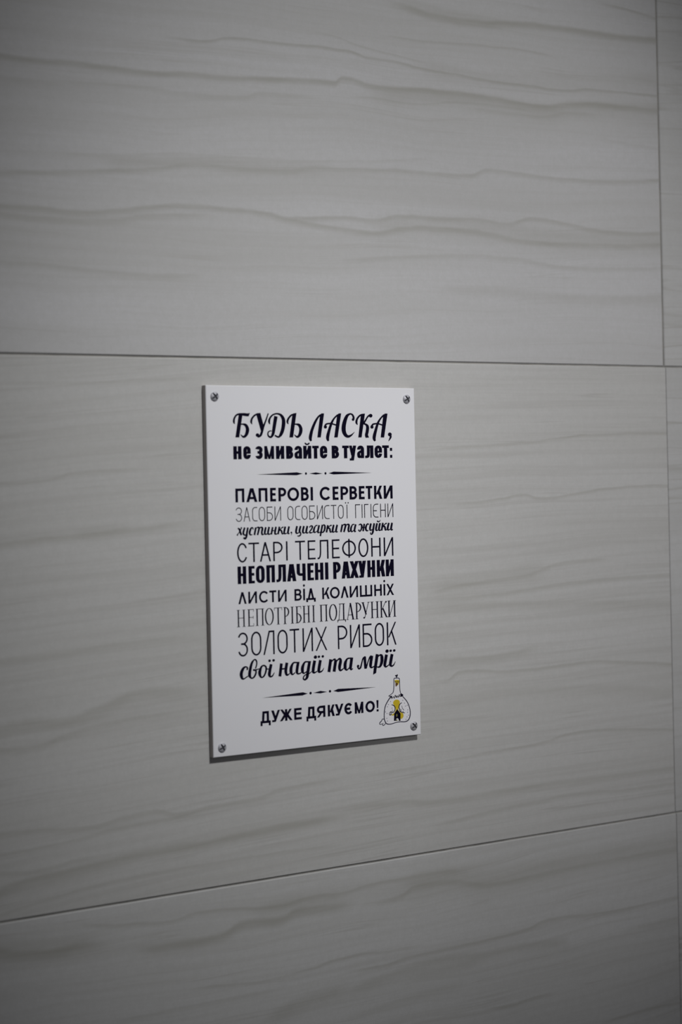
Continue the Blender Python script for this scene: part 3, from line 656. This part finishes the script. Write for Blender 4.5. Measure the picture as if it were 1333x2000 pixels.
def draw_glyph(g, ch):
    F = g.F; w, h, s, t, d = g.w, g.h, F['s'], F['t'], F['d']
    sf = F.get('serif'); e = 0.5 if sf else 0.0
    i, j = s / 2, t / 2
    def rad(rx, hh):
        return hh if F['k'] is None else min(hh, rx * F['k'])
    def bowl(x0, yb, yt, right=None, mirror=False):
        r = (w if right is None else right) - i
        rx = min((yt - yb) * 0.62, r - x0) if F['k'] is None else min(r - x0, (yt - yb) * 0.55, (w - s) * 0.62)
        ry = rad(rx, (yt - yb) / 2)
        P = [(x0, yt)] + arc(r - rx, yt - ry, rx, ry, 90, 0) + arc(r - rx, yb + ry, rx, ry, 0, -90) + [(x0, yb)]
        if mirror:
            P = [(w - x, y) for x, y in P]
        g.path(P)
    if ch == 'О' or ch == 'е':
        rx = (w - s) / 2; ry = rad(rx, (h - t) / 2)
        if ch == 'О':
            g.path(arc(w / 2, h - j - ry, rx, ry, 0, 180, 16) + arc(w / 2, j + ry, rx, ry, 180, 360, 16), True)
        else:
            g.path([(w - i, h * 0.5)] + arc(w / 2, h - j - ry, rx, ry, 0, 180) + arc(w / 2, j + ry, rx, ry, 180, 360) + [(w - i, h * 0.34)])
            g.rect(i, h * 0.42, w, h * 0.56)
    elif ch in 'СЄ':
        rx = (w - s) / 2; ry = rad(rx, (h - t) / 2)
        if F.get('open'):
            rx = (w - i) * 0.55
            g.path([(w, h - j)] + arc(i + rx, h - j - ry, rx, ry, 90, 180) + arc(i + rx, j + ry, rx, ry, 180, 270) + [(w, j)])
        else:
            rx *= 1.06
            a = 38 if w > h * 0.75 else 30
            g.path(arc(i + rx, h / 2, rx, h / 2 - j, a, 360 - a, 28))
        if ch == 'Є':
            g.rect(i, h * 0.5 - j, w * 0.72, h * 0.5 + j)
    elif ch in 'Зз':
        rx = (w - s) / 2; m = h * 0.52
        r1, r2 = rad(rx, (h - j - m) / 2), rad(rx, (m - j) / 2)
        a = 165
        g.path(arc(w / 2, h - j - r1, rx, r1, a, 0) + arc(w / 2, m + r1, rx, r1, 0, -90) + [(w * 0.3, m)])
        g.path([(w * 0.3, m)] + arc(w / 2, m - r2, rx, r2, 90, 0) + arc(w / 2, j + r2, rx, r2, 0, -a))
    elif ch in 'Вв':
        g.stem(e)
        g.path_ = None
        bowl(s * 0.5 + e, h * 0.53, h - j, w * 0.94)
        bowl(s * 0.5 + e, j, h * 0.53)
    elif ch == 'Р':
        g.stem(e); bowl(s * 0.5 + e, h * 0.44, h - j)
    elif ch == 'Б':
        g.stem(e); g.rect(e, h - t, w * 0.94, h); bowl(s * 0.5 + e, j, h * 0.57)
        if sf: g.rect(w * 0.94 - .25, h - 1.6, w * 0.94, h)
    elif ch == 'Я':
        g.stem(w - s); bowl(s * 0.5, h * 0.44, h - j, None, True)
        g.para(0, 0, w * 0.42, h * 0.46)
    elif ch == 'Ф':
        g.rect(w / 2 - i, 0, w / 2 + i, h)
        g.path(arc(w / 2, h / 2, w / 2 - i, h * 0.375, 0, 360, 32)[:-1], True)
    elif ch in 'Нн':
        g.stem(e); g.stem(w - s - e); g.rect(e, h * 0.52 - j, w - e, h * 0.52 + j)
    elif ch == 'П':
        g.stem(e); g.stem(w - s - e); g.rect(e, h - t, w - e, h)
    elif ch == 'Г':
        g.stem(e); g.rect(e, h - t, w, h)
    elif ch == 'Е':
        g.stem(e); g.rect(e, h - t, w, h); g.rect(e, 0, w, t); g.rect(e, h * 0.52 - j, w * 0.93, h * 0.52 + j)
        if sf:
            g.rect(w - .25, h - 1.5, w, h); g.rect(w - .25, 0, w, 1.7); g.rect(w * .88, h * .43, w * .88 + .25, h * .61)
    elif ch in 'Тт':
        g.stem(w / 2 - i, ends='b'); g.rect(0, h - t, w, h)
        if sf:
            g.rect(0, h - 1.6, .28, h); g.rect(w - .28, h - 1.6, w, h)
    elif ch == 'І':
        g.stem(w / 2 - i if not sf else e + .1)
    elif ch == 'і':
        g.rect(w / 2 - i, 0, w / 2 + i, h); g.pr.poly([g.m(p) for p in ellipse(w / 2, h * 1.27, i * 1.15, i * 1.1, 16)])
    elif ch == 'Ї':
        g.rect(w / 2 - i, 0, w / 2 + i, h)
        for q in (-1, 1):
            g.pr.poly([g.m(p) for p in ellipse(w / 2 + q * 0.95, h * 1.13, .42, .42, 12)])
    elif ch in 'Иий':
        g.stem(e); g.stem(w - s - e)
        if sf: g.para(e + s * .6, t, w - e - s * .6 - .42, h - t, .42)
        else:
            dd = d if s < 2 else w * 0.33; g.para(0, 0, w - dd, h, dd)
        if ch == 'й':
            g.path(arc(w / 2, h * 1.24, w * 0.24, h * 0.13, 180, 360), s=1.0, t=0.9)
    elif ch in 'Лл':
        g.stem(w - s); g.rect(w * 0.22, h - t, w, h)
        x = w * 0.22 + i * 0.9
        g.path(smooth([(x, h), (x, h * 0.6), (x - w * 0.01, h * 0.32), (x - w * 0.05, h * 0.15), (x - w * .14, j * 1.1), (0, j * .9)], 5), s=s * 0.9)
    elif ch == '/':
        g.stem(w - s); g.rect(w * 0.56, h - t, w, h); g.para(0, 0, w * 0.50, h, d)
    elif ch == 'Λ':
        g.para(0, 0, w / 2 - d / 2, h); g.para(w - d, 0, w / 2 - d / 2, h)
    elif ch == 'А':
        if sf:
            g.para(.45, 0, w / 2 - .25, h, .42); g.para(w - d - .45, 0, w / 2 - d / 2, h)
            g.rect(w * .22, h * .27, w * .75, h * .27 + t); g.rect(-.1, 0, 1.5, t * .8); g.rect(w - d - 1.0, 0, w + .1, t * .8)
        else:
            a = d * 0.62 if s > 1.3 else d * 0.5
            g.para(0, 0, w / 2 - a, h, d * (1 if s < 2 else .95)); g.para(w - d, 0, w / 2 - d + a, h)
            y = h * (0.20 if s > 1.3 else 0.30)
            g.rect(w * (0.5 - 0.5 * (1 - y / h)) + d * .4, y, w * (0.5 + 0.5 * (1 - y / h)) - d * .4, y + t * .95)
    elif ch == 'К':
        g.stem(e)
        if sf:
            g.para(e + s * .8, h * .47, w - 1.6, h - t, .45); g.pr.poly([g.m(p) for p in ellipse(w - 1.1, h - .55, .6, .5, 12)])
            g.para(w - d - .2, 0, e + s * 1.2, h * .56, d * .95); g.rect(w - d - .4, 0, w + .3, t * .8)
        else:
            q = 1.0 if s < 2 else 0.98
            g.para(s * 0.8, h * 0.34, w - d * q, h, d * q)
            g.para(w - d, 0, s * 0.8 + (w - s - d) * 0.42, h * 0.62, d)
    elif ch == 'Ж':
        g.rect(w / 2 - i, 0, w / 2 + i, h)
        c = w / 2
        for q in (1, -1):
            X = (lambda x: x) if q == 1 else (lambda x: w - x)
            P = [(c + i * .6, h * .44), (c + i + .5, h * .44), (w, 0), (w - d, 0), (c + i * .6, h * .36)]
            P2 = [(c + i * .2, h * .62), (c + i + .25, h * .62), (w - d * .1, h), (w - d * 1.1, h), (c + i * .2, h * .5)]
            g.poly((X(c + i * .3), h * .40), (X(w - d), 0), (X(w), 0), (X(c + i + .55), h * .60), (X(c + i * .3), h * .60))
            g.poly((X(c + i * .3), h * .45), (X(c + i + .8), h * .50), (X(w - d * .25), h), (X(w - d * 1.2), h), (X(c + i * .3), h * .62))
    elif ch in 'Уу':
        if sf:
            g.para(w * .5 - .2, h * .25, .4, h, d); g.para(w * .35, h * .06, w - .9, h, .42)
            g.rect(-.1, h - t * .8, d + 1.0, h); g.rect(w - 1.5, h - t * .8, w + .1, h)
            g.pr.poly([g.m(p) for p in ellipse(w * .3, .55, .6, .5, 12)])
        else:
            dr = -h * 0.18 if ch == 'у' else 0.0
            xb = w * 0.22
            g.para(xb, dr, w - d, h, d)
            slope = (w - d - xb) / (h - dr)
            y = h * 0.22
            g.para(xb + slope * (y - dr) + (0 if s < 2 else -d * .1), y, 0, h, d * (1 if s < 2 else .92))
            g.poly((xb - w * .14, dr), (xb + d * .95, dr), (xb + d + slope * t * .8, dr + t * .85), (xb - w * .14, dr + t * .85))
    elif ch == 'Х':
        g.para(0, 0, w - d, h); g.para(w - d, 0, 0, h)
    elif ch in 'Мм':
        sm = s if s < 2 else s * 0.85
        g.stem(0, s=sm); g.stem(w - sm, s=sm)
        q = s * (0.8 if s < 2 else 0.62)
        g.poly((0, h), (q * 1.25, h), (w / 2 + q * .45, 0), (w / 2 - q * .45, 0))
        g.poly((w, h), (w - q * 1.25, h), (w / 2 - q * .45, 0), (w / 2 + q * .45, 0))
    elif ch == 'Ш':
        g.stem(0); g.stem(w - s); g.stem(w / 2 - i); g.rect(0, 0, w, t)
    elif ch == 'Ч':
        g.stem(w - s)
        y = h * 0.34
        g.path([(i, h), (i, y + t + w * .2)] + arc(i + w * .25, y + w * .25, w * .25, w * .25 - j + .5, 180, 270) + [(w - i, y + .25)])
    elif ch == 'Д':
        f = h * 0.25 if sf is None else h * .16
        if s < 1.3 and not sf:      # geometric: a triangle on a bar with feet
            g.para(w * .14, 0, w / 2 - d / 2, h); g.para(w * .86 - d, 0, w / 2 - d / 2, h)
            g.rect(0, 0, w, t); g.rect(0, -h * .17, s, t); g.rect(w - s, -h * .17, w, t)
        elif sf:
            g.para(.9, 0, w * .3, h, .42); g.stem(w * .82 - s, ends='t'); g.rect(w * .2, h - t, w * .85, h); g.rect(0, 0, w, t)
            g.poly((0, -h * .12), (.3, -h * .12), (.9, t), (.1, t)); g.poly((w, -h * .12), (w - .3, -h * .12), (w - .9, t), (w - .1, t))
        else:
            g.rect(0, -t * .1, w, t * .9); g.rect(0, -h * .24, s * .85, t * .8); g.rect(w - s * .85, -h * .24, w, t * .8)
            g.rect(w * .84 - s, 0, w * .84, h); g.rect(w * .2, h - t, w * .84, h); g.para(w * .13, 0, w * .2, h, s)
    elif ch == 'а':
        g.rect(w - s, 0, w, h * 0.72)
        rx = (w - s) / 2
        g.path([(i, h * .68)] + arc(w / 2, h - j - h * .2, rx, h * .2, 180, 0))
        g.path(smooth([(w - s * .6, h * .56), (w * .48, h * .52), (i, h * .40), (i, h * .20), (w * .34, j * .8), (w - s * .6, h * .17)], 5), s=s * .95, t=t * .8)
    elif ch == ':':
        g.rect(0, 0, w, h * .24); g.rect(0, h * .56, w, h * .80)
    elif ch == '!':
        g.poly((w / 2 - i * .95, h), (w / 2 + i * .95, h), (w / 2 + i * .6, h * .30), (w / 2 - i * .6, h * .30)); g.rect(w / 2 - i * .9, 0, w / 2 + i * .9, h * .19)

# ------------------------------------------------------------------ the wall
EDGE_L, EDGE_R = -0.07, 0.385
FLOW0 = [0.0]
def flow_origin(z0):
    return z0 - FLOW0[0]      # vein heights are measured from the joint above the sign, tiles from their own bottom edge

def box(x0, x1, y0, y1, z0, z1):
    v = [(x, y, z) for x in (x0, x1) for y in (y0, y1) for z in (z0, z1)]
    f = [(0, 1, 3, 2), (4, 6, 7, 5), (0, 4, 5, 1), (2, 3, 7, 6), (0, 2, 6, 4), (1, 5, 7, 3)]
    return v, f

ROWS_BELOW, ROWS_ABOVE = 5, 3
Z_LO, Z_HI = BASE_Z - ROWS_BELOW * TILE_H, BASE_Z + ROWS_ABOVE * TILE_H + 0.0
XJ = 0.4035
X_LO, X_HI = XJ - 3 * TILE_L, XJ + 3 * TILE_L
v, f = box(X_LO, X_HI, 0.0009, 0.12, Z_LO, Z_HI)
wall = mesh_obj('wall_back', v, f, grout_material())
wall['kind'] = 'structure'
wall['label'] = 'tiled wall of large pale grey veined stoneware tiles with thin grey joints'

def tile_mesh(w, h, b=0.0005, bx=0.0005, depth=0.0115):
    """a tile: flat face, narrow chamfer all round, straight sides; origin at the middle of the lower edge of its face"""
    a, y = w / 2, 0.0
    F = [(-a + bx, 0, b), (a - bx, 0, b), (a - bx, 0, h - b), (-a + bx, 0, h - b)]
    M = [(-a, b, 0), (a, b, 0), (a, b, h), (-a, b, h)]
    B = [(x, depth, z) for x, _, z in M]
    vs = F + M + B
    fs = [(0, 1, 2, 3)]
    for i in range(4):
        k = (i + 1) % 4
        fs += [(i, 4 + i, 4 + k, k), (4 + i, 8 + i, 8 + k, 4 + k)]
    fs.append((11, 10, 9, 8))
    return vs, fs

generic_tile = tile_material('tile_stoneware', None, 0, (0.02, 0.0), 0, 0.3)
JOINT = 0.0010
# lateral position of the vertical joint in each row, and how wide it gapes
joint_x = {0: 0.4030, -1: 0.4045, -2: 0.4055}
joint_w = {0: 0.0013, -1: 0.00035, -2: 0.00035}
rows = {0: 'upper', -1: 'middle', -2: 'lower'}
shared = {}
proto_mat = {}
for r in range(-ROWS_BELOW, ROWS_ABOVE):
    z0 = BASE_Z + r * TILE_H + JOINT / 2
    h = TILE_H - JOINT
    jx = joint_x.get(r, XJ + 0.0005 * ((r * 7) % 3 - 1)); jw = joint_w.get(r, 0.0008)
    for c in range(-3, 3):
        w = TILE_L - jw
        cx = jx + c * TILE_L + TILE_L / 2
        key = round(w, 4)
        m = generic_tile
        if c == -1 and r in rows:
            FLOW0[0] = z0 - BASE_Z
            m = tile_material('tile_stoneware_' + rows[r], VEINS[rows[r]], cx, {0: (0.03, 0.0), -1: (0.046, -0.078), -2: (0.0, 0.0)}[r], 3.7 + r, {0: 0.28, -1: 0.46, -2: 0.42}[r], {0: 0.03, -1: 0.012, -2: 0.03}[r],
                              {0: ((0.508, 0.505, 0.505), (0.553, 0.551, 0.562)), -1: ((0.532, 0.528, 0.516), (0.556, 0.553, 0.546)), -2: ((0.53, 0.53, 0.525), (0.56, 0.56, 0.56))}[r])
        vs, fs = tile_mesh(w, h, bx=0.0005 if jw > 0.0005 else 0.0002)
        if key not in shared:
            shared[key] = mesh_obj('tile', vs, fs, m, wall, loc=(cx, 0, z0))
            t = shared[key]
            t.data.name = 'tile'
        else:
            t = shared[key].copy()
            t.location = (cx, 0, z0)
            COL.objects.link(t)
        t.material_slots[0].link = 'OBJECT'
        t.material_slots[0].material = m

# ------------------------------------------------------------------ the sign
white = flat('white_sign_plastic', (0.80, 0.80, 0.835), 0.42)
edge = flat('cut_plastic_edge', (0.40, 0.37, 0.36), 0.6)
ink = flat('printed_ink', (0.0068, 0.0058, 0.0165), 0.7, spec=0.0)
steel = flat('zinc_screw_steel', (0.50, 0.50, 0.545), 0.5, 0.35)
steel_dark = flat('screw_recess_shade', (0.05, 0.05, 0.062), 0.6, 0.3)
yellow = flat('printed_yellow', (0.60, 0.45, 0.03), 0.7, spec=0.05)
olive = flat('printed_olive', (0.20, 0.19, 0.06), 0.7, spec=0.05)
brown = flat('printed_beak', (0.13, 0.07, 0.04), 0.7, spec=0.05)
line_grey = flat('printed_outline', (0.035, 0.033, 0.06), 0.7, spec=0.05)
speck = flat('printed_speckle', (0.28, 0.28, 0.34), 0.7, spec=0.05)
paper = flat('printed_white', (0.82, 0.81, 0.85), 0.45)

root = bpy.data.objects.new('toilet_sign', None)
root.location = (SIGN_X, 0.0, SIGN_Z)
root.rotation_euler = (0, SIGN_ROLL, 0)
root.empty_display_size = 0.05
COL.objects.link(root)
root['label'] = 'white rectangular wall sign printed with black Ukrainian lettering, screwed to the tiled wall'
root['category'] = 'sign'

def sign_panel():
    W, H, T, b = SIGN_W / 1000, SIGN_H / 1000, SIGN_T / 1000, 0.0003
    F = [(b, -T, -H + b), (W - b, -T, -H + b), (W - b, -T, -b), (b, -T, -b)]
    M = [(0, -T + b, -H), (W, -T + b, -H), (W, -T + b, 0), (0, -T + b, 0)]
    B = [(x, 0.0, z) for x, _, z in M]
    fs = [(0, 1, 2, 3)]
    for i in range(4):
        k = (i + 1) % 4
        fs += [(i, 4 + i, 4 + k, k), (4 + i, 8 + i, 8 + k, 4 + k)]
    fs.append((11, 10, 9, 8))
    return mesh_obj('panel', F + M + B, fs, [white, edge], root, [0] + [0, 1] * 4 + [1])
sign_panel()

# printed lines, top to bottom
def traced(key, name='lettering_line'):
    p = Print(); draw_trace(p, SCRIPT[key]); return p.build(name, [ink], root)
def typed(idx):
    font, base, cap, items = TEXT_LINES[idx]
    p = Print()
    for ch, u0, u1 in items:
        draw_glyph(Glyph(p, u0, u1, base, cap, FONTS[font]), ch)
    return p.build('lettering_line', [ink], root)
def lab(o, t):
    o['label'] = t
lab(traced('script_capitals'), 'large brush script line БУДЬ ЛАСКА,')
lab(typed(0), 'heavy condensed line не змивайте в туалет:')
lab(traced('ornament_top', 'divider_ornament'), 'tapered divider under the heading')
lab(typed(1), 'bold line ПАПЕРОВІ СЕРВЕТКИ')
lab(typed(2), 'thin condensed line ЗАСОБИ ОСОБИСТОЇ ГІГІЄНИ')
lab(traced('script_small'), 'small script line хустинки, цигарки та жуйки')
lab(typed(3), 'light line СТАРІ ТЕЛЕФОНИ')
lab(typed(4), 'heavy condensed line НЕОПЛАЧЕНІ РАХУНКИ')
lab(typed(5), 'geometric line ЛИСТИ ВіД КОЛИШНіХ')
lab(typed(6), 'narrow serif line НЕПОТРІБНІ ПОДАРУНКИ')
lab(typed(7), 'tall thin line ЗОЛОТИХ РИБОК')
lab(traced('script_large'), 'brush script line свої надії та мрії')
lab(traced('ornament_bottom', 'divider_ornament'), 'tapered divider above the thanks')
lab(typed(8), 'plain bold line ДУЖЕ ДЯКУЄМО!')
pe = Print(0.03)
draw_trace(pe, SCRIPT['emblem'], ['w', 'y', 'b', 'k', 'g', 'm', 'o'])
em = pe.build('hen_emblem', [paper, yellow, brown, ink, line_grey, speck, olive], root)
lab(em, 'line drawing of a plump hen with a black house and yellow on its belly')

def screw_mesh():
    """pan head: low dome with a crossed driver recess, as a fine height field clipped to a disc"""
    R, rings, seg = 0.00265, 24, 72
    vs, fs, fm = [], [], []
    ca, sa = math.cos(math.radians(38)), math.sin(math.radians(38))
    def hgt(x, y):
        r = math.hypot(x, y) / R
        z = 0.00125 * math.sqrt(max(0.0, 1 - (0.96 * r) ** 2)) + 0.0001
        a, b = abs(x * ca + y * sa), abs(-x * sa + y * ca)
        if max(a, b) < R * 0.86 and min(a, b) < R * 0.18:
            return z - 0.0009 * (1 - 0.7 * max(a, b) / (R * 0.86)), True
        return z, False
    vs.append((0, -hgt(0, 0)[0], 0))
    dark = [True]
    for i in range(1, rings + 1):
        for k in range(seg):
            a = 2 * math.pi * k / seg
            x, y = R * i / rings * math.cos(a), R * i / rings * math.sin(a)
            z, q = hgt(x, y)
            vs.append((x, -z, y)); dark.append(q)
    for k in range(seg):
        fs.append((0, 1 + k, 1 + (k + 1) % seg))
    for i in range(1, rings):
        for k in range(seg):
            a = 1 + (i - 1) * seg + k; b = 1 + (i - 1) * seg + (k + 1) % seg
            c = 1 + i * seg + (k + 1) % seg; d_ = 1 + i * seg + k
            fs.append((a, d_, c, b))
    n = len(vs)
    for k in range(seg):
        a = 2 * math.pi * k / seg
        vs.append((R * math.cos(a), 0.0, R * math.sin(a))); dark.append(False)
    o = 1 + (rings - 1) * seg
    for k in range(seg):
        fs.append((o + k, n + k, n + (k + 1) % seg, o + (k + 1) % seg))
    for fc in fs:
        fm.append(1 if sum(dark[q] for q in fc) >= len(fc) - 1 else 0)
    return vs, fs, fm

first = None
for n, (u, v_) in enumerate(SCREWS):
    if first is None:
        vs, fs, fm = screw_mesh()
        first = s_ = mesh_obj('screw', vs, fs, [steel, steel_dark], root, fm)
    else:
        s_ = first.copy(); COL.objects.link(s_)
    s_.location = (u / 1000, -SIGN_T / 1000, -v_ / 1000)
    s_.rotation_euler = (0, math.radians((0, 6, -4, 9)[n]), 0)
    s_['label'] = 'zinc cross-head screw'
